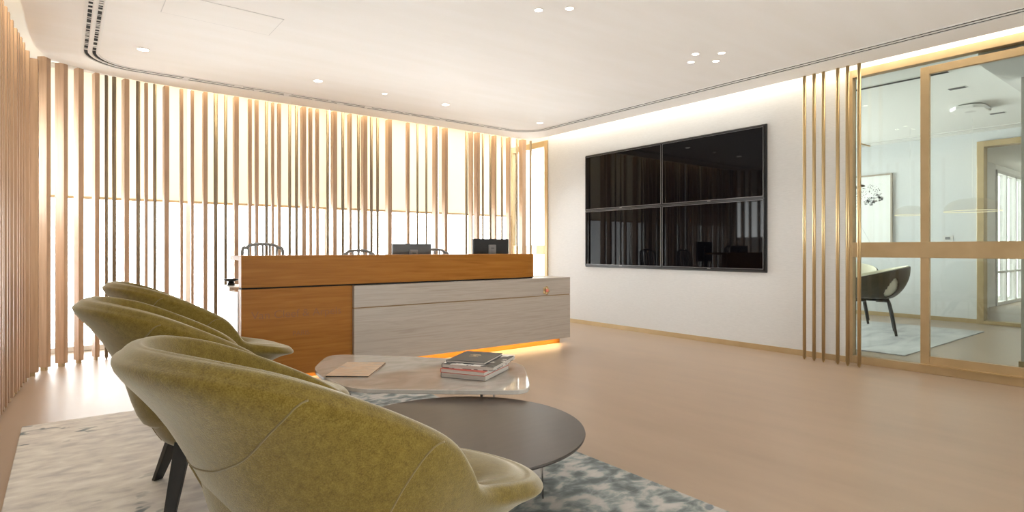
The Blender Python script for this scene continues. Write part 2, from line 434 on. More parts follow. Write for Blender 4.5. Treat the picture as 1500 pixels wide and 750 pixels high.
# ---- slats and rods
WOOD = [(-0.325, 4.981, 1.51, 0.035, 0.06),
        (-0.319, 5.09, 1.51, 0.035, 0.06),
        (-0.309, 5.248, 1.51, 0.035, 0.06),
        (-0.298, 5.427, 1.49, 0.035, 0.06),
        (-0.29, 5.522, 1.49, 0.035, 0.06),
        (-0.281, 5.628, 1.49, 0.035, 0.06),
        (-0.27, 5.762, 1.49, 0.035, 0.06),
        (-0.252, 5.975, 1.49, 0.035, 0.06),
        (-0.218, 6.198, 1.41, 0.042, 0.09),
        (-0.142, 6.428, 0.82, 0.042, 0.09),
        (-0.024, 6.556, 0.82, 0.042, 0.09),
        (0.101, 6.65, 0.43, 0.042, 0.09),
        (0.232, 6.745, 0.25, 0.034, 0.09),
        (0.47, 6.807, 0.25, 0.038, 0.09),
        (0.644, 6.827, 0.08, 0.024, 0.05),
        (0.818, 6.84, 0.08, 0.04, 0.09),
        (0.958, 6.852, 0.08, 0.024, 0.05),
        (1.059, 6.855, 0.0, 0.024, 0.05),
        (1.178, 6.855, 0.0, 0.036, 0.09),
        (1.481, 6.855, 0.0, 0.042, 0.09),
        (1.625, 6.855, 0.0, 0.031, 0.05),
        (1.696, 6.855, 0.0, 0.031, 0.05),
        (1.867, 6.855, 0.0, 0.023, 0.05),
        (1.938, 6.855, 0.0, 0.031, 0.05),
        (2.211, 6.855, 0.0, 0.042, 0.09),
        (2.295, 6.855, 0.0, 0.031, 0.05),
        (2.375, 6.855, 0.0, 0.031, 0.05),
        (2.58, 6.855, 0.0, 0.046, 0.09),
        (2.776, 6.855, 0.0, 0.024, 0.09),
        (2.966, 6.855, 0.0, 0.051, 0.09),
        (3.3, 6.855, 0.0, 0.052, 0.09),
        (3.573, 6.855, 0.0, 0.034, 0.05),
        (3.988, 6.855, 0.0, 0.038, 0.09),
        (4.141, 6.855, 0.0, 0.043, 0.09),
        (4.569, 6.855, 0.0, 0.021, 0.09),
        (4.675, 6.855, 0.0, 0.045, 0.09),
        (4.98, 6.855, 0.0, 0.027, 0.09),
        (5.241, 6.855, 0.0, 0.021, 0.09),
        (5.516, 6.855, 0.0, 0.074, 0.09)]
ROD = [(0.315, 6.752, 0.0124), (0.377, 6.768, 0.0156), (0.575, 6.806, 0.0161), (0.718, 6.817, 0.0131), (1.279, 6.84, 0.0174), (1.376, 6.84, 0.014), (1.797, 6.84, 0.0146), (2.052, 6.84, 0.0149), (2.129, 6.84, 0.0151), (2.499, 6.84, 0.0156), (2.685, 6.84, 0.0158), (2.886, 6.84, 0.0161), (3.057, 6.84, 0.0163), (3.14, 6.84, 0.0164), (3.709, 6.84, 0.0129), (3.843, 6.84, 0.0131), (4.485, 6.84, 0.016), (4.77, 6.84, 0.014), (4.903, 6.84, 0.0142), (5.114, 6.84, 0.0144), (5.397, 6.84, 0.0147), (5.665, 6.84, 0.0149)]
def slat(x, y, ang, w, dp, label, group):
    top = 2.625 if x < -.2 else 2.715
    r = empty('timber_slat', (x, y, 0), ang); tag(r, label, 'slat', group)
    w += .004 if y > 6.7 else 0
    bx('fin', -w/2, w/2, -dp/2, dp/2, .03, top, m_slat, r, bevel=.003)
    bx('foot', -w/2+.008, w/2-.008, -dp/4, dp/4, 0, .03, m_frame, r)
for x, y, ang, w, dp in WOOD:
    if x < -.2: slat(x, y, ang, w, dp, 'tall oak slat in the close-set left row, seen nearly edge-on', 'close-set oak slats along the left')
    elif ang > .2: slat(x, y, ang, w, dp, 'tall broad oak slat turned where the screen curves round the corner', 'oak slats in the curved corner')
    elif dp > .06: slat(x, y, ang, w, dp, 'tall broad oak slat of the screen before the back windows', 'broad oak slats before the back windows')
    else: slat(x, y, ang, w, dp, 'tall narrow oak slat of the screen before the back windows', 'narrow oak slats before the back windows')
for y in (3.3, 3.55, 3.75, 4.0, 4.15, 4.4, 4.6, 4.75, 4.87):
    slat(-.335, y, 1.55, .035, .06, 'tall oak slat in the close-set left row, seen nearly edge-on', 'close-set oak slats along the left')
def rod(name, x, y, r, mt, label, group, top=2.715, n=12):
    bm = bmesh.new(); tube(bm, [(0, 0, .02), (0, 0, top)], r, n)
    o = link(name, bm, mt, smooth=True); o.location = (x, y, 0); tag(o, label, 'pole', group)
    bm = bmesh.new(); lathe(bm, [(r*.35, 0), (r*.95, .02)], n); link('foot', bm, mt, o)
for x, y, r in ROD:
    rod('metal_rod', x, y, r*1.15, m_rod, 'slim round bronze rod standing between the oak slats', 'bronze rods between the oak slats')
ords = ['first', 'second', 'third', 'fourth', 'fifth', 'sixth']
for k, y in enumerate((2.64, 2.55, 2.465, 2.34, 2.255, 2.16)):
    rod('brass_pole', 5.575, y, .0155, m_brass, 'slim brass pole before the right wall, %s counting from the video screens' % ords[k], 'brass poles before the right wall', top=2.75)
# two small clips holding the last pole to the glass
o = bx('pole_clip', 5.575, 5.80, 2.155, 2.165, 1.985, 1.995, m_brass); tag(o, 'tiny brass clip joining the last pole to the glass', 'clip')

# ================================================================== VIDEO WALL
vw = empty('video_wall', (5.75, 4.41, 0)); tag(vw, 'black two-by-two video wall of four blank screens on the right wall', 'video wall')
bx('mounting_frame', -.022, -.002, -1.313, 1.313, .805, 2.348, m_plastic, vw, bevel=.004)
for iy in (0, 1):
    for iz in (0, 1):
        y0, y1 = (-1.295, -.003) if iy == 0 else (.003, 1.295)
        z0, z1 = (.825, 1.574) if iz == 0 else (1.582, 2.330)
        where = ('lower ' if iz == 0 else 'upper ') + ('right' if iy == 0 else 'left')
        s = bx('screen', -.036, -.023, y0+.012, y1-.012, z0+.02, z1-.012, m_black, vw)
        s['label'] = where + ' screen'
        bm = bmesh.new()
        box(bm, -.042, -.023, y0, y0+.012, z0, z1); box(bm, -.042, -.023, y1-.012, y1, z0, z1)
        box(bm, -.042, -.023, y0+.012, y1-.012, z0, z0+.02); box(bm, -.042, -.023, y0+.012, y1-.012, z1-.012, z1)
        b = link('bezel', bm, m_bezel, s)
        bm = bmesh.new(); box(bm, -.0435, -.042, y0+.01, y1-.01, z0+.016, z0+.021)
        box(bm, -.0435, -.042, y0+.009, y0+.013, z0+.02, z1-.01); box(bm, -.0435, -.042, y1-.013, y1-.009, z0+.02, z1-.01); box(bm, -.0435, -.042, y0+.01, y1-.01, z1-.0145, z1-.0105)
        link('bezel_edge', bm, m_bezel_edge, s)
        bx('badge', -.044, -.042, (y0+y1)/2-.02, (y0+y1)/2+.02, z0+.005, z0+.011, m_standgrey, s)

# ================================================================== DESK
dk = empty('reception_desk', (1.10, 4.63, 0)); tag(dk, 'long reception desk of amber wood with a banded stone block front', 'reception desk')
bx('hutch_panel', -.055, 2.80, .03, .12, .757, 1.00, m_deskwood, dk, bevel=.003)
bx('hutch_top', -.055, 2.80, .12, .40, .965, 1.00, m_deskwood, dk, bevel=.003)
bx('front_panel', -.055, .815, .032, .12, .055, .745, m_deskwood, dk, bevel=.002)
bx('shadow_gap', -.05, 2.795, .042, .12, .745, .757, m_void, dk)
bx('stone_block_lower', .815, 3.30, 0, .36, .08, .549, m_stone, dk, bevel=.003)
bx('stone_block_upper', .815, 3.30, 0, .36, .559, .742, m_stone, dk, bevel=.003)
bx('joint_strip', .818, 3.297, .006, .35, .549, .559, mat('joint_brass', (.26, .17, .08), .5), dk)
bx('worktop', -.06, 3.28, .40, .80, .718, .745, m_whitestone, dk, bevel=.003)
bx('side_panel', -.06, -.03, .122, .78, .055, .717, m_whitestone, dk, bevel=.003)
bx('side_panel', 3.25, 3.28, .362, .78, .055, .717, m_stone, dk, bevel=.003)
bx('plinth', .0, 3.29, .16, .70, 0, .054, m_deskwood, dk)
bx('led_strip', .85, 3.20, .135, .145, .064, .072, m_led, dk)
bx('led_strip', .0, .78, .135, .145, .044, .052, m_led, dk)
strip_light((3.15, 4.63+.10, .070), (0, 0, 0), 2.4, .02, 7, (1, .72, .36), 'plinth_light')
strip_light((1.5, 4.755, .050), (0, 0, 0), .75, .012, .8, (1, .72, .36), 'plinth_light')
# engraved lettering on the amber front
def text(s, size, x, z, y, parent, m):
    c = bpy.data.curves.new('lettering', 'FONT'); c.body = s; c.size = size; c.extrude = .0004; c.align_x = 'LEFT'
    tmp = bpy.data.objects.new('lettering', c); COL.objects.link(tmp)
    dg = bpy.context.evaluated_depsgraph_get(); me = bpy.data.meshes.new_from_object(tmp.evaluated_get(dg))
    COL.objects.unlink(tmp); bpy.data.objects.remove(tmp)
    o = bpy.data.objects.new('lettering', me); COL.objects.link(o); me.materials.clear(); me.materials.append(m)
    o.parent = parent; o.location = (x, y, z); o.rotation_euler = (PI/2, 0, 0); return o
t = text('Van Cleef & Arpels', .085, .015, .515, .0317, dk, m_letter)
wx = max(v.co.x for v in t.data.vertices); t.scale.x = .70/wx
text('PARIS', .055, .32, .365, .0317, dk, m_letter)
# small emblem near the right end
em = empty('brass_emblem', (4.05, 4.622, .61)); em.scale = (1.6, 1.0, 1.6); tag(em, 'tiny gold and pink flower emblem near the right end of the stone front', 'emblem')
bm = bmesh.new()
for k in range(5):
    a = 2*PI*k/5
    lathe(bm, [(.001, 0), (.012, -.002), (.014, -.008), (.004, -.014)], 10, M=Matrix.Translation((.017*math.cos(a), 0, .017*math.sin(a))) @ Matrix.Rotation(-PI/2, 4, 'X') @ Matrix.Scale(-1, 4, (0, 0, 1)))
link('petals', bm, m_brass, em, smooth=True)
bm = bmesh.new(); lathe(bm, [(.004, 0), (.012, .004), (.012, .012), (.004, .017)], 12, M=Matrix.Rotation(PI/2, 4, 'X')); link('centre', bm, mat('pink_enamel', (.75, .22, .16), .3), em, smooth=True)

# things on and behind the desk
def monitor(x, y, z0, rz, w, h, mb, ms, label):
    t = empty('computer_monitor', (x, y, .7465), rz); tag(t, label, 'monitor', 'monitors behind the desk hutch')
    bm = bmesh.new(); box(bm, -.10, .10, -.08, .09, 0, .012); link('stand_base', bm, ms, t, bevel=.005)
    bm = bmesh.new(); box(bm, -.045, .045, -.045, -.02, .012, z0 - .742 + h*.78); link('stand_column', bm, ms, t, bevel=.006)
    bm = bmesh.new(); box(bm, -w/2, w/2, -.018, .012, z0-.742, z0-.742+h); link('housing', bm, mb, t, bevel=.008)
    bm = bmesh.new(); box(bm, -w/2+.012, w/2-.012, .0125, .0135, z0-.73, z0-.754+h); link('display', bm, m_black, t)
    bm = bmesh.new(); box(bm, -.02, .02, -.0458, -.0450, z0-.742+h*.62, z0-.742+h*.68); link('badge', bm, m_grayplastic, t)
monitor(2.74, 5.17, .83, .06, .445, .27, m_grayplastic, m_standgrey, 'grey-backed monitor seen from behind, left of the two on the desk')
monitor(3.71, 5.17, .86, -.08, .455, .30, m_plastic, m_standgrey, 'black-backed monitor seen from behind, right of the two on the desk')
ds = empty('footed_dish', (1.10, 5.26, .7465)); tag(ds, 'small black footed dish on the left end of the desk', 'dish')
bm = bmesh.new(); lathe(bm, [(.028, 0), (.028, .015), (.022, .03)], 20); link('foot', bm, m_plastic, ds, smooth=True)
bm = bmesh.new(); lathe(bm, [(.022, .03), (.056, .045), (.060, .055), (.054, .055), (.02, .042)], 20); link('bowl', bm, m_plastic, ds, smooth=True)

def windsor(x, y, rz, top, label, w=.385):
    t = empty('spindle_back_chair', (x, y, 0), rz); tag(t, label, 'chair', 'chairs behind the reception desk')
    bm = bmesh.new(); P = smooth_pts([(.2, 0), (.19, .16), (.1, .21), (-.1, .21), (-.19, .16), (-.2, 0), (-.16, -.17), (0, -.2), (.16, -.17)], 4, True) if 0 else None
    prism(bm, [(.21*math.copysign(abs(math.cos(a))**.7, math.cos(a)), .20*math.copysign(abs(math.sin(a))**.7, math.sin(a))) for a in [2*PI*k/32 for k in range(32)]], .43, .46)
    link('seat', bm, m_chairgrey, t, bevel=.008)
    for sx in (-1, 1):
        for sy in (-1, 1):
            bm = bmesh.new(); tube(bm, [(sx*.2, sy*.2, 0), (sx*.15, sy*.14, .44)], [.011, .017], 10); link('leg', bm, m_chairgrey, t, smooth=True)
    hp = [(-w/2+.02, -.15, .45), (-w/2, -.19, top-.10), (-w/2+.045, -.205, top-.035), (-w/4, -.212, top-.006), (0, -.215, top), (w/4, -.212, top-.006), (w/2-.045, -.205, top-.035), (w/2, -.19, top-.10), (w/2-.02, -.15, .45)]
    bm = bmesh.new(); tube(bm, smooth_pts(hp, 6), .016, 10); link('back_hoop', bm, m_chairgrey, t, smooth=True)
    for k in (-2, -1, 0, 1, 2):
        bm = bmesh.new(); tube(bm, [(k*.05, -.15, .45), (k*.068, -.205, top-.008-.004*k*k)], .012, 8); link('spindle', bm, m_chairgrey, t, smooth=True)
windsor(1.555, 5.85, PI, 1.10, 'grey hoop-backed spindle chair at the left end of the desk')
windsor(2.66, 6.1, PI, 1.035, 'grey spindle chair barely showing left of the grey monitor')
windsor(3.66, 6.1, PI, 1.045, 'grey spindle chair barely showing between the two monitors')

# ================================================================== RUG
m_rug = bpy.data.materials.new('rug_wool'); m_rug.use_nodes = True
b = m_rug.node_tree.nodes['Principled BSDF']; b.inputs['Roughness'].default_value = .9; b.inputs['Sheen Weight'].default_value = .15
tc = N(m_rug, 'ShaderNodeTexCoord')
def nz(scale, vec, det=6, dist=0.):
    mp = N(m_rug, 'ShaderNodeMapping'); mp.inputs['Scale'].default_value = vec; L(m_rug, tc, 'Object', mp, 'Vector')
    n = N(m_rug, 'ShaderNodeTexNoise'); n.inputs['Scale'].default_value = scale; n.inputs['Detail'].default_value = det; n.inputs['Distortion'].default_value = dist
    L(m_rug, mp, 'Vector', n, 'Vector'); return n
def ramp(n, st, out='Fac'):
    r = N(m_rug, 'ShaderNodeValToRGB')
    while len(r.color_ramp.elements) < len(st): r.color_ramp.elements.new(.5)
    for e, (p, c) in zip(r.color_ramp.elements, st): e.position = p; e.color = (*c, 1)
    L(m_rug, n, out, r, 'Fac'); return r
pale = ramp(nz(8, (1, 1.9, 1), 12, .3), [(.32, (.50, .48, .48)), (.45, (.62, .59, .57)), (.56, (.69, .665, .63)), (.68, (.77, .75, .72))])
teal = ramp(nz(8, (1.2, 1.7, 1), 14, .4), [(.36, (.10, .12, .125)), (.44, (.17, .20, .205)), (.50, (.26, .30, .295)), (.56, (.42, .41, .40)), (.66, (.50, .48, .46))])
sep = N(m_rug, 'ShaderNodeSeparateXYZ'); L(m_rug, tc, 'Object', sep, 'Vector')
n2 = nz(1.6, (1, 1, 1), 4)
ad = N(m_rug, 'ShaderNodeMath', operation='MULTIPLY_ADD'); L(m_rug, n2, 'Fac', ad, 0); ad.inputs[1].default_value = 1.1; L(m_rug, sep, 'X', ad, 2)
mr = N(m_rug, 'ShaderNodeMapRange'); mr.inputs['From Min'].default_value = .35; mr.inputs['From Max'].default_value = .75; L(m_rug, ad, 'Value', mr, 'Value')
mx = N(m_rug, 'ShaderNodeMix', data_type='RGBA'); L(m_rug, mr, 'Result', mx, 0)
L(m_rug, pale, 'Color', mx, 6); L(m_rug, teal, 'Color', mx, 7)
# few dark blue-grey flecks
fl = ramp(nz(9, (1, 1.6, 1), 2, .3), [(.60, (0, 0, 0)), (.66, (1, 1, 1))]); fm = ramp(nz(1.0, (1, 1.3, 1), 1), [(.54, (0, 0, 0)), (.60, (1, 1, 1))])
mu = N(m_rug, 'ShaderNodeMath', operation='MULTIPLY'); L(m_rug, fl, 'Color', mu, 0); L(m_rug, fm, 'Color', mu, 1)
m2 = N(m_rug, 'ShaderNodeMix', data_type='RGBA'); L(m_rug, mu, 'Value', m2, 0); L(m_rug, mx, 2, m2, 6); m2.inputs[7].default_value = (.17, .20, .22, 1)
L(m_rug, m2, 2, b, 'Base Color')
fz = nz(260, (1, 1, 1), 2); bp = N(m_rug, 'ShaderNodeBump'); bp.inputs['Strength'].default_value = .25; bp.inputs['Distance'].default_value = .003
L(m_rug, fz, 'Fac', bp, 'Height'); L(m_rug, bp, 'Normal', b, 'Normal')
rug = bx('area_rug', -1.14, 1.14, -2.2, 2.2, 0, .012, m_rug, bevel=.004); rug.location = (.94, 2.23, 0)
tag(rug, 'large rectangular rug under the lounge chairs, pale beige to mottled grey-teal', 'rug')

# ================================================================== LOUNGE CHAIRS
m_wool = bpy.data.materials.new('olive_wool'); m_wool.use_nodes = True
b = m_wool.node_tree.nodes['Principled BSDF']; b.inputs['Roughness'].default_value = .95; b.inputs['Specular IOR Level'].default_value = .1
b.inputs['Sheen Weight'].default_value = 1.0; b.inputs['Sheen Roughness'].default_value = .45; b.inputs['Sheen Tint'].default_value = (.85, .84, .78, 1)
m_ = m_wool
tc = N(m_, 'ShaderNodeTexCoord')
n1 = N(m_, 'ShaderNodeTexNoise'); n1.inputs['Scale'].default_value = 55; n1.inputs['Detail'].default_value = 8; n1.inputs['Roughness'].default_value = .75
n3 = N(m_, 'ShaderNodeTexNoise'); n3.inputs['Scale'].default_value = 330; n3.inputs['Detail'].default_value = 3
L(m_, tc, 'Object', n1, 'Vector'); L(m_, tc, 'Object', n3, 'Vector')
mm = N(m_, 'ShaderNodeMix', data_type='FLOAT'); mm.inputs[0].default_value = .5; L(m_, n1, 'Fac', mm, 2); L(m_, n3, 'Fac', mm, 3)
r1 = N(m_, 'ShaderNodeValToRGB'); cr = r1.color_ramp; cr.elements.new(.5)
for e, p, c in zip(cr.elements, (.36, .5, .64), ((.115, .075, .011), (.17, .118, .020), (.235, .172, .038))): e.position = p; e.color = (*c, 1)
L(m_, mm, 0, r1, 'Fac'); L(m_, r1, 'Color', b, 'Base Color')
bp = N(m_, 'ShaderNodeBump'); bp.inputs['Strength'].default_value = .35; bp.inputs['Distance'].default_value = .002; L(m_, n3, 'Fac', bp, 'Height'); L(m_, bp, 'Normal', b, 'Normal')
m_seam = mat('olive_seam', (.20, .15, .06), .9, sheen=.3)

RIM = [(-.415, 0, .838), (-.39, .12, .837), (-.317, .225, .824), (-.20, .285, .791), (-.06, .31, .735), (.08, .315, .668), (.18, .298, .608), (.235, .275, .545), (.28, .250, .48), (.34, .230, .44), (.43, .215, .415), (.53, .185, .392), (.61, .11, .372)]
RIMC = RIM + [(.64, 0, .366)] + [(x, -y, z) for x, y, z in RIM[:0:-1]]
def lounge_surface():
    rim = smooth_pts(RIMC, 6, True); n = len(rim); cols = []
    for p in rim:
        a = math.atan2(p.y, p.x - .0)
        B = Vector((.04 + .17*math.cos(a), .15*math.sin(a), .245))
        B0 = Vector((.04 + .08*math.cos(a), .07*math.sin(a), .235))
        out = Vector((p.x, p.y, 0)).normalized()
        back = max(0, -math.cos(a))
        q1 = B.lerp(p, .35) + out*(.055*(1-back)) + Vector((0, 0, -.03*(1-back))); q2 = B.lerp(p, .72) + out*(.045*(1-back)) + Vector((0, 0, -.022*(1-back)))
        r0 = p + out*.010 + Vector((0, 0, -.040)); r1 = p + Vector((0, 0, -.008)) - out*.002; r2 = p - out*.026 + Vector((0, 0, .006)); fr = max(0, math.cos(a))**.7; r3 = p - out*.052 + Vector((0, 0, -.018 + .030*fr))
        S = Vector((.10 + .30*math.cos(a), .20*math.sin(a), .350 + .055*fr - .02*back))
        i1 = S.lerp(p, .55) - out*.03*(1-fr) + Vector((0, 0, -.012 + .03*fr)); S2 = S.lerp(Vector((.06, 0, .335)), .5); S3 = Vector((.06, 0, .333)).lerp(S, .08)
        cols.append(smooth_pts([B0, B, q1, q2, r0, r1, r2, r3, i1, S, S2, S3], 5))
    return cols
def make_lounge(loc, rz, label):
    t = empty('lounge_chair', loc, rz); tag(t, label, 'lounge chair', 'olive lounge chairs in a row')
    cols = lounge_surface(); n = len(cols); k = len(cols[0])
    bm = bmesh.new(); V = [[bm.verts.new(p) for p in c] for c in cols]
    for i in range(n):
        for j in range(k-1): bm.faces.new((V[i][j], V[(i+1) % n][j], V[(i+1) % n][j+1], V[i][j+1]))
    bm.faces.new([V[i][0] for i in range(n)][::-1]); bm.faces.new([V[i][-1] for i in range(n)])
    sh = link('shell', bm, m_wool, t, smooth=True)
    def at(fi, fj):
        fi = fi % n; i = int(fi); f = fi - i; j = int(min(fj, k-2)); g = fj - j
        return cols[i][j].lerp(cols[i][j+1], g).lerp(cols[(i+1) % n][j].lerp(cols[(i+1) % n][j+1], g), f)
    def seam(keys, r=.0022):
        pts = [at(p[0], p[1]) for p in smooth_pts([(a, c, 0) for a, c in keys], 8)]
        bm = bmesh.new(); tube(bm, pts, r, 6); link('seam', bm, m_seam, t, smooth=True)
    for s in (1, -1):
        seam([(s*33.0, 22.5), (s*29, 17), (s*25, 11), (s*22, 5)])
        seam([(s*20.0, 22.5), (s*18, 18.5), (s*14, 15), (s*9, 13.5), (s*4, 13), (0, 12.9)])
    seam([(0, 12.9), (0, 9), (0, 5)], .0035)
    for sx, sy, bxx, by in ((-1, -1, -.13, -.25), (-1, 1, -.13, .25), (1, -1, .29, -.25), (1, 1, .29, .25)):
        bm = bmesh.new(); top = Vector((sx*.10+.04, sy*.10, .265)); bot = Vector((bxx, by, 0)); d = (top-bot)
        side = Vector((-sy*.0+1, 0, 0)) if 0 else Vector((by, -bxx, 0)).normalized(); rad = Vector((bxx, by, 0)).normalized()
        def ring(c, a, w):
            return [bm.verts.new(c + rad*u*a + side*v*w) for u, v in ((-1, -1), (1, -1), (1, 1), (-1, 1))]
        A = ring(bot, .011, .020); Bq = ring(bot + d*.5, .014, .026); Cq = ring(top, .016, .032)
        for P, Q in ((A, Bq), (Bq, Cq)):
            for q in range(4): bm.faces.new((P[q], P[(q+1) % 4], Q[(q+1) % 4], Q[q]))
        bm.faces.new(A[::-1]); bm.faces.new(Cq)
        link('leg', bm, m_blackwood, t, bevel=.003)
    bm = bmesh.new(); box(bm, -.08, .16, -.13, .13, .222, .25); link('underframe', bm, m_blackwood, t, bevel=.01)
    return t
CH = [((.50, 1.39, .012), math.radians(3)), ((.45, 2.78, .012), math.radians(-2)), ((.60, 4.12, .012), math.radians(0))]
CL = ['olive wool lounge chair nearest the camera, seen from behind', 'olive wool lounge chair in the middle of the row of three', 'olive wool lounge chair farthest along the row, towards the desk']
for (l_, r_), s_ in zip(CH, CL): make_lounge(l_, r_, s_)

# ================================================================== COFFEE TABLES
m_marble = noisy(mat('grey_marble', (.5, .47, .43), .05, spec=.5, coat=.35), [(.40, .375, .345), (.47, .445, .41), (.52, .49, .455), (.44, .41, .375)],
                 scale=(1, 1.6, 1), nscale=3, detail=9, dist=1.0, stops=[.35, .47, .55, .68])
mt = empty('marble_coffee_table', (1.55, 2.95, 0)); tag(mt, 'glossy grey marble coffee table with rounded corners and thin metal legs', 'coffee table')
poly = [(1.10, 3.06), (1.12, 2.735), (1.76, 2.195), (1.85, 2.23), (2.17, 2.68), (2.15, 2.85), (1.80, 3.28), (1.45, 3.67), (1.34, 3.69), (1.13, 3.34)]
def rounded(P, r, n=5):
    out = []
    for i in range(len(P)):
        a, b, c = Vector(P[i-1]), Vector(P[i]), Vector(P[(i+1) % len(P)])
        l1 = min(r, (a-b).length*.45); l2 = min(r, (c-b).length*.45)
        p, q = b + (a-b).normalized()*l1, b + (c-b).normalized()*l2
        for k in range(n+1):
            t = k/n; out.append(tuple(p*(1-t)**2 + b*2*t*(1-t) + q*t*t))
    return out
poly = [(x-1.55, y-2.95) for x, y in rounded(poly, .12)]
bm = bmesh.new(); prism(bm, poly, .338, .36); link('tabletop', bm, m_marble, mt, bevel=.004)
for x, y in ((1.70, 2.45), (2.02, 2.78), (1.40, 3.45), (1.17, 2.98)):
    bm = bmesh.new(); tube(bm, [(x-1.55, y-2.95, .338), (x-1.55, y-2.95, .012)], .007, 10); link('leg', bm, m_chrome, mt, smooth=True)
rt = empty('round_coffee_table', (1.275, 1.99, .012)); tag(rt, 'low round dark brown coffee table on wire legs beside the nearest chair', 'coffee table')
m_brown = noisy(mat('brown_lacquer', (.05, .04, .036), .33, spec=.5, coat=.0), [(.045, .036, .032), (.055, .044, .039)], scale=(1, 6, 1), nscale=6)
bm = bmesh.new(); lathe(bm, [(.495, .292), (.505, .296), (.508, .303), (.506, .308)], 96); link('tabletop', bm, m_brown, rt)
for k in range(4):
    a = PI/4 + k*PI/2 + .25
    x, y = .33*math.cos(a), .33*math.sin(a)
    bm = bmesh.new(); ux, uy = -math.sin(a)*.012, math.cos(a)*.012
    tube(bm, [(x+ux, y+uy, .292), (x*1.04, y*1.04, .004), (x-ux, y-uy, .292)], .004, 8); link('leg', bm, m_chrome, rt, smooth=True)
bm = bmesh.new(); tube(bm, [(.33*math.cos(2*PI*k/40), .33*math.sin(2*PI*k/40), .286) for k in range(40)], .005, 8, closed=True); link('ring_brace', bm, m_chrome, rt, smooth=True)

# ---- books
m_page = noisy(mat('paper_edges', (.62, .58, .53), .8), [(.50, .46, .42), (.66, .62, .57)], scale=(1, 1, 120), nscale=4)
def book(name, corner, ang, w, l, th, cover, label, z, spine='x', cov_t=.0025, page=None, group='books stacked on the marble table'):
    """corner = nearest corner; w runs along local x, l along local y"""
    t = empty(name, (corner[0], corner[1], z), ang); tag(t, label, 'book', group)
    bm = bmesh.new(); box(bm, 0, w, 0, l, 0, cov_t); box(bm, 0, w, 0, l, th-cov_t, th); box(bm, 0, cov_t, 0, l, cov_t, th-cov_t)
    link('cover', bm, cover, t, bevel=.0008)
    bm = bmesh.new(); box(bm, cov_t, w-.004, .004, l-.004, cov_t, th-cov_t); link('pages', bm, page or m_page, t)
    return t
# page edge shown runs between the two nearest corners
A = math.atan2(2.454-2.678, 1.74-1.607)
m_cov_grey = mat('grey_cover', (.20, .19, .18), .5); m_cov_red = mat('red_cover', (.50, .10, .07), .5); m_cov_photo = noisy(mat('photo_cover', (.3, .3, .3), .4), [(.02, .02, .02), (.10, .10, .10), (.75, .74, .72), (.80, .79, .77)], nscale=16, stops=[.42, .5, .53, .6])
m_cov_dark = mat('dark_blue_cover', (.035, .042, .05), .45); m_cov_mag = noisy(mat('marbled_cover', (.5, .4, .3), .35), [(.40, .37, .34), (.52, .36, .24), (.60, .46, .34), (.45, .42, .39)], scale=(2.5, 8, 1), nscale=3, detail=6, dist=2, stops=[.35, .45, .55, .65])
book('hardcover_book', (1.600, 2.690), A, .265, .33, .030, m_cov_grey, 'thick grey hardcover book at the bottom of the stack', .360)
t = book('hardcover_book', (1.590, 2.678), A-.03, .262, .32, .022, m_cov_red, 'hardcover book with a red cover, second from the bottom', .390)
t = book('hardcover_book', (1.605, 2.690), A+.05, .300, .36, .022, m_cov_photo, 'large book with a black and white photo cover, under the small dark book', .412)
t = book('hardcover_book', (1.640, 2.700), A+.06, .225, .29, .014, m_cov_dark, 'small dark blue book with a gold printed mark on top of the stack', .434)
bm = bmesh.new(); m_gold = mat('gold_print', (.62, .48, .28), .5)
for a in ((.07, .135, .175, .182), (.08, .125, .192, .20), (.095, .11, .155, .168), (.075, .13, .14, .146)): box(bm, a[0], a[1], a[2], a[3], .014, .0144)
link('printed_mark', bm, m_gold, t)
t = book('magazine', (1.105, 3.065), math.atan2(2.885-3.03, 1.285-1.11), .235, .375, .011, m_cov_mag, 'thin book with a peach and grey marbled cover lying alone on the marble table', .360, group=None, page=m_plastic)

# ================================================================== MEETING ROOM THINGS
pic = empty('framed_print', (10.2, 3.95, 0)); tag(pic, 'framed black and white drawing of a spotted big cat in the meeting room', 'picture')
m_pframe = mat('print_frame', (.42, .36, .30), .5); m_paper = mat('print_paper', (.85, .85, .84), .7); m_ink = mat('print_ink', (.05, .05, .055), .8); m_inkg = mat('print_ink_soft', (.50, .50, .51), .8)
bm = bmesh.new()
box(bm, -.03, -.002, -.48, -.455, .98, 2.235); box(bm, -.03, -.002, .455, .48, .98, 2.235); box(bm, -.03, -.002, -.455, .455, .98, 1.005); box(bm, -.03, -.002, -.455, .455, 2.21, 2.235)
link('frame', bm, m_pframe, pic)
bx('paper', -.018, -.002, -.455, .455, 1.005, 2.21, m_paper, pic)
random.seed(11); bm = bmesh.new(); bm2 = bmesh.new()
def spot(bmx, y, z, r, x=-.0186):
    vs = [bmx.verts.new((x, y + r*random.uniform(.6, 1.2)*math.cos(a), z + r*random.uniform(.6, 1.2)*math.sin(a))) for a in [2*PI*k/7 for k in range(7)]]
    bmx.faces.new(vs)
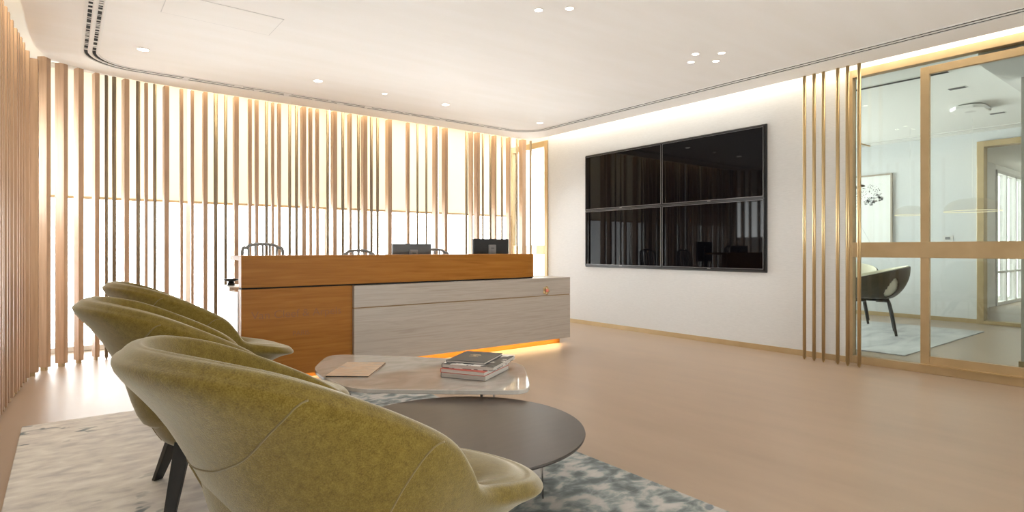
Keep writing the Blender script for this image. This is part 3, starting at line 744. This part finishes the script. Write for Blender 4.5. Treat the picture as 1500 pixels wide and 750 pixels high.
# head (towards -Y, right in view), neck and back sweeping down to the left
for _ in range(300):
    u = random.random(); a = random.uniform(0, 2*PI); q = math.sqrt(random.random())
    if u < .42: y, z = -.13 + .21*q*math.cos(a), 1.92 + .16*q*math.sin(a)
    elif u < .75: y, z = .20 + .22*q*math.cos(a), 1.86 + .20*q*math.sin(a)
    else: y, z = .26 + .12*q*math.cos(a), 1.56 + .26*q*math.sin(a)
    spot(bm, y, z, random.uniform(.004, .009))
for (cy, cz, ry, rz_) in ((-.17, 1.80, .09, .05), (-.28, 1.86, .07, .06), (.30, 1.66, .10, .16), (.06, 2.05, .05, .02), (-.04, 2.07, .05, .015)):
    for _ in range(34):
        a = random.uniform(0, 2*PI); q = math.sqrt(random.random()); spot(bm2, cy+ry*q*math.cos(a), cz+rz_*q*math.sin(a), random.uniform(.01, .018), -.0183)
for k in range(26): spot(bm2, -.02 - .008*k, 1.45 - .016*k, .006, -.0183)
link('drawing_spots', bm, m_ink, pic); link('drawing_shade', bm2, m_inkg, pic)

m_shell = mat('dark_brown_shell', (.055, .04, .022), .35); m_cream = mat('cream_pad', (.72, .68, .56), .8)
def tub_chair(x, y, rz, label):
    t = empty('tub_chair', (x, y, .0155), rz); tag(t, label, 'chair', 'tub chairs in the meeting room')
    n = 150; J = 54
    def prof(a, s, inset):
        back = .5 - .5*math.cos(a)           # 1 at the back
        H = .635 + .19*back; R = .35 + .06*back; 
        z = .43 + (H-.43)*s**1.25; rr = .20 + (R-.20)*math.sin(min(1, s*1.05)*PI/2)**.8 - inset
        return Vector((rr*math.cos(a), rr*math.sin(a)*.98, z + inset*.6))
    def pear(a, s, a0):
        da = (a - a0 + PI) % (2*PI) - PI
        v = (s - .45)/.33
        if abs(v) > 1: return False
        return abs(da) < .21*math.sqrt(1-v*v)*(1.0 - .45*v)
    for nm, inset, mt_ in (('shell', 0, m_shell), ('pad', .016, m_cream)):
        bm = bmesh.new(); V = [[bm.verts.new(prof(2*PI*i/n, j/J, inset)) for j in range(J+1)] for i in range(n)]
        for i in range(n):
            for j in range(J):
                a = 2*PI*(i+.5)/n; s = (j+.5)/J
                if nm == 'shell' and any(pear(a, s, q) for q in (PI-.9, PI+.9)): continue
                bm.faces.new((V[i][j], V[(i+1) % n][j], V[(i+1) % n][j+1], V[i][j+1]))
        bm.faces.new([V[i][0] for i in range(n)])
        o = link(nm, bm, mt_, t, smooth=True)
        so = o.modifiers.new('s', 'SOLIDIFY'); so.thickness = .007; so.offset = -1
    for sx in (-1, 1):
        for sy in (-1, 1):
            bm = bmesh.new()
            tube(bm, smooth_pts([(sx*.06, sy*.06, .40), (sx*.15, sy*.15, .405), (sx*.19, sy*.19, .37), (sx*.255, sy*.255, 0)], 4), [.019]*9 + [.019, .018, .017, .015], 8)
            link('leg', bm, m_blackwood, t, smooth=True)
    bm = bmesh.new(); lathe(bm, [(.09, .395), (.10, .41), (.09, .432)], 20); link('seat_mount', bm, m_blackwood, t)
tub_chair(7.96, 2.95, math.radians(111), 'dark brown tub chair with cream lining and pear-shaped cut-out behind the glass')
tub_chair(8.95, 3.62, math.radians(200), 'second dark tub chair, mostly hidden behind the brass poles')
mr_ = noisy(mat('pale_rug', (.5, .5, .5), .9), [(.38, .38, .39), (.52, .52, .52), (.60, .60, .59)], scale=(1, 3, 1), nscale=1.6, detail=4, dist=.6)
o = bx('area_rug', 6.5, 9.2, 2.11, 5.0, 0, .01, mr_); tag(o, 'pale grey streaked rug on the meeting room floor', 'rug')
# ceiling fittings in the meeting room
for x, y, s in ((7.22, 1.875, 'small dark slot vent in the meeting room ceiling, nearer one'), (8.93, 1.92, 'small dark slot vent in the meeting room ceiling, farther one')):
    o = bx('slot_vent', x-.035, x+.035, y-.07, y+.07, 2.694, 2.70, m_plastic); tag(o, s, 'vent', 'slot vents in the meeting room ceiling')
    bx('rim', x-.045, x+.045, y-.08, y+.08, 2.697, 2.6995, m_white, o)
pj = empty('ceiling_unit', (8.3, 2.03, 2.70)); tag(pj, 'white angular ceiling unit between the two dark vents in the meeting room', 'ceiling unit')
bm = bmesh.new(); prism(bm, [(-.24, -.08), (-.14, -.16), (.14, -.16), (.24, -.08), (.24, .08), (.14, .16), (-.14, .16), (-.24, .08)], -.055, -.012); link('housing', bm, m_white, pj, bevel=.01)
bm = bmesh.new(); lathe(bm, [(.06, -.012), (.06, 0)], 20); link('mount', bm, m_grey, pj)
bm = bmesh.new(); lathe(bm, [(.05, -.058), (.055, -.055)], 20); link('sensor_disc', bm, m_grey, pj)
o = bx('slot_diffuser', 6.45, 6.50, 1.75, 5.2, 2.692, 2.70, m_void); tag(o, 'straight black slot diffuser in the meeting room ceiling near the glass', 'air diffuser')
bx('frame', 6.435, 6.515, 1.73, 5.22, 2.695, 2.6995, m_white, o)
o = bx('slot_diffuser', 9.85, 9.89, 1.5, 5.2, 2.692, 2.70, m_grey); tag(o, 'straight grey slot diffuser along the far side of the meeting room ceiling', 'air diffuser')
bx('frame', 9.83, 9.91, 1.48, 5.22, 2.695, 2.6995, m_white, o)
o = bx('wall_socket', 10.19, 10.2, 2.70, 2.82, 1.17, 1.25, m_grey); tag(o, 'small grey control plate on the meeting room far wall', 'wall plate')
bx('button', 10.186, 10.19, 2.73, 2.79, 1.19, 1.23, m_standgrey, o)
# see-through domes built as solid stand-ins for lamp reflections in the glass
m_dome = bpy.data.materials.new('reflection_amber'); m_dome.use_nodes = True
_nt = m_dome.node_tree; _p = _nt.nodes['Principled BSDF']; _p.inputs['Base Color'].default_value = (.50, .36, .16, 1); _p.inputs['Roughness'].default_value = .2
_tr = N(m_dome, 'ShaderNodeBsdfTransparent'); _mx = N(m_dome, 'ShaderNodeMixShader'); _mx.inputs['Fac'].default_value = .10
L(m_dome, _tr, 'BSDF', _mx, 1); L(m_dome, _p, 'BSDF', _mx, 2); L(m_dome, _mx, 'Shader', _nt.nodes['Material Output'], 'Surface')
m_ringglow = glow('reflection_glow', (1, .86, .60), 1.0)  # glow put in for the bright edge of the reflection
def reflected(x, y, z, R, H, label):
    t = empty('lamp_reflection', (x, y, 2.70)); tag(t, label, 'pendant lamp', 'pendant lamps in the meeting room')
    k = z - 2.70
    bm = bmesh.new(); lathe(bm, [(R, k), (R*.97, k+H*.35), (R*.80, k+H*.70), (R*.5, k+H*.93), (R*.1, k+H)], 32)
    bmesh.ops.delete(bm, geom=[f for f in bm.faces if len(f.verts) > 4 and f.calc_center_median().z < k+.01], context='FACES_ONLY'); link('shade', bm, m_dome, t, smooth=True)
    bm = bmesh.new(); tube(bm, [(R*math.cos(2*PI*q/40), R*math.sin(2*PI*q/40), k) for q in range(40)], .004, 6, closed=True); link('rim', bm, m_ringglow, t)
    bm = bmesh.new(); tube(bm, [(0, 0, k+H), (0, 0, 0)], .0015, 6); link('cord', bm, m_white, t)  # added cord, the reflected lamp shows none
reflected(8.70, 2.11, 1.51, .28, .16, 'translucent amber dome shaped as the image in glass of a pendant lamp seen through the sliding glass door')
reflected(9.20, 2.92, 1.52, .18, .13, 'smaller amber dome shaped as the image in glass of a pendant lamp beside the brass door post')
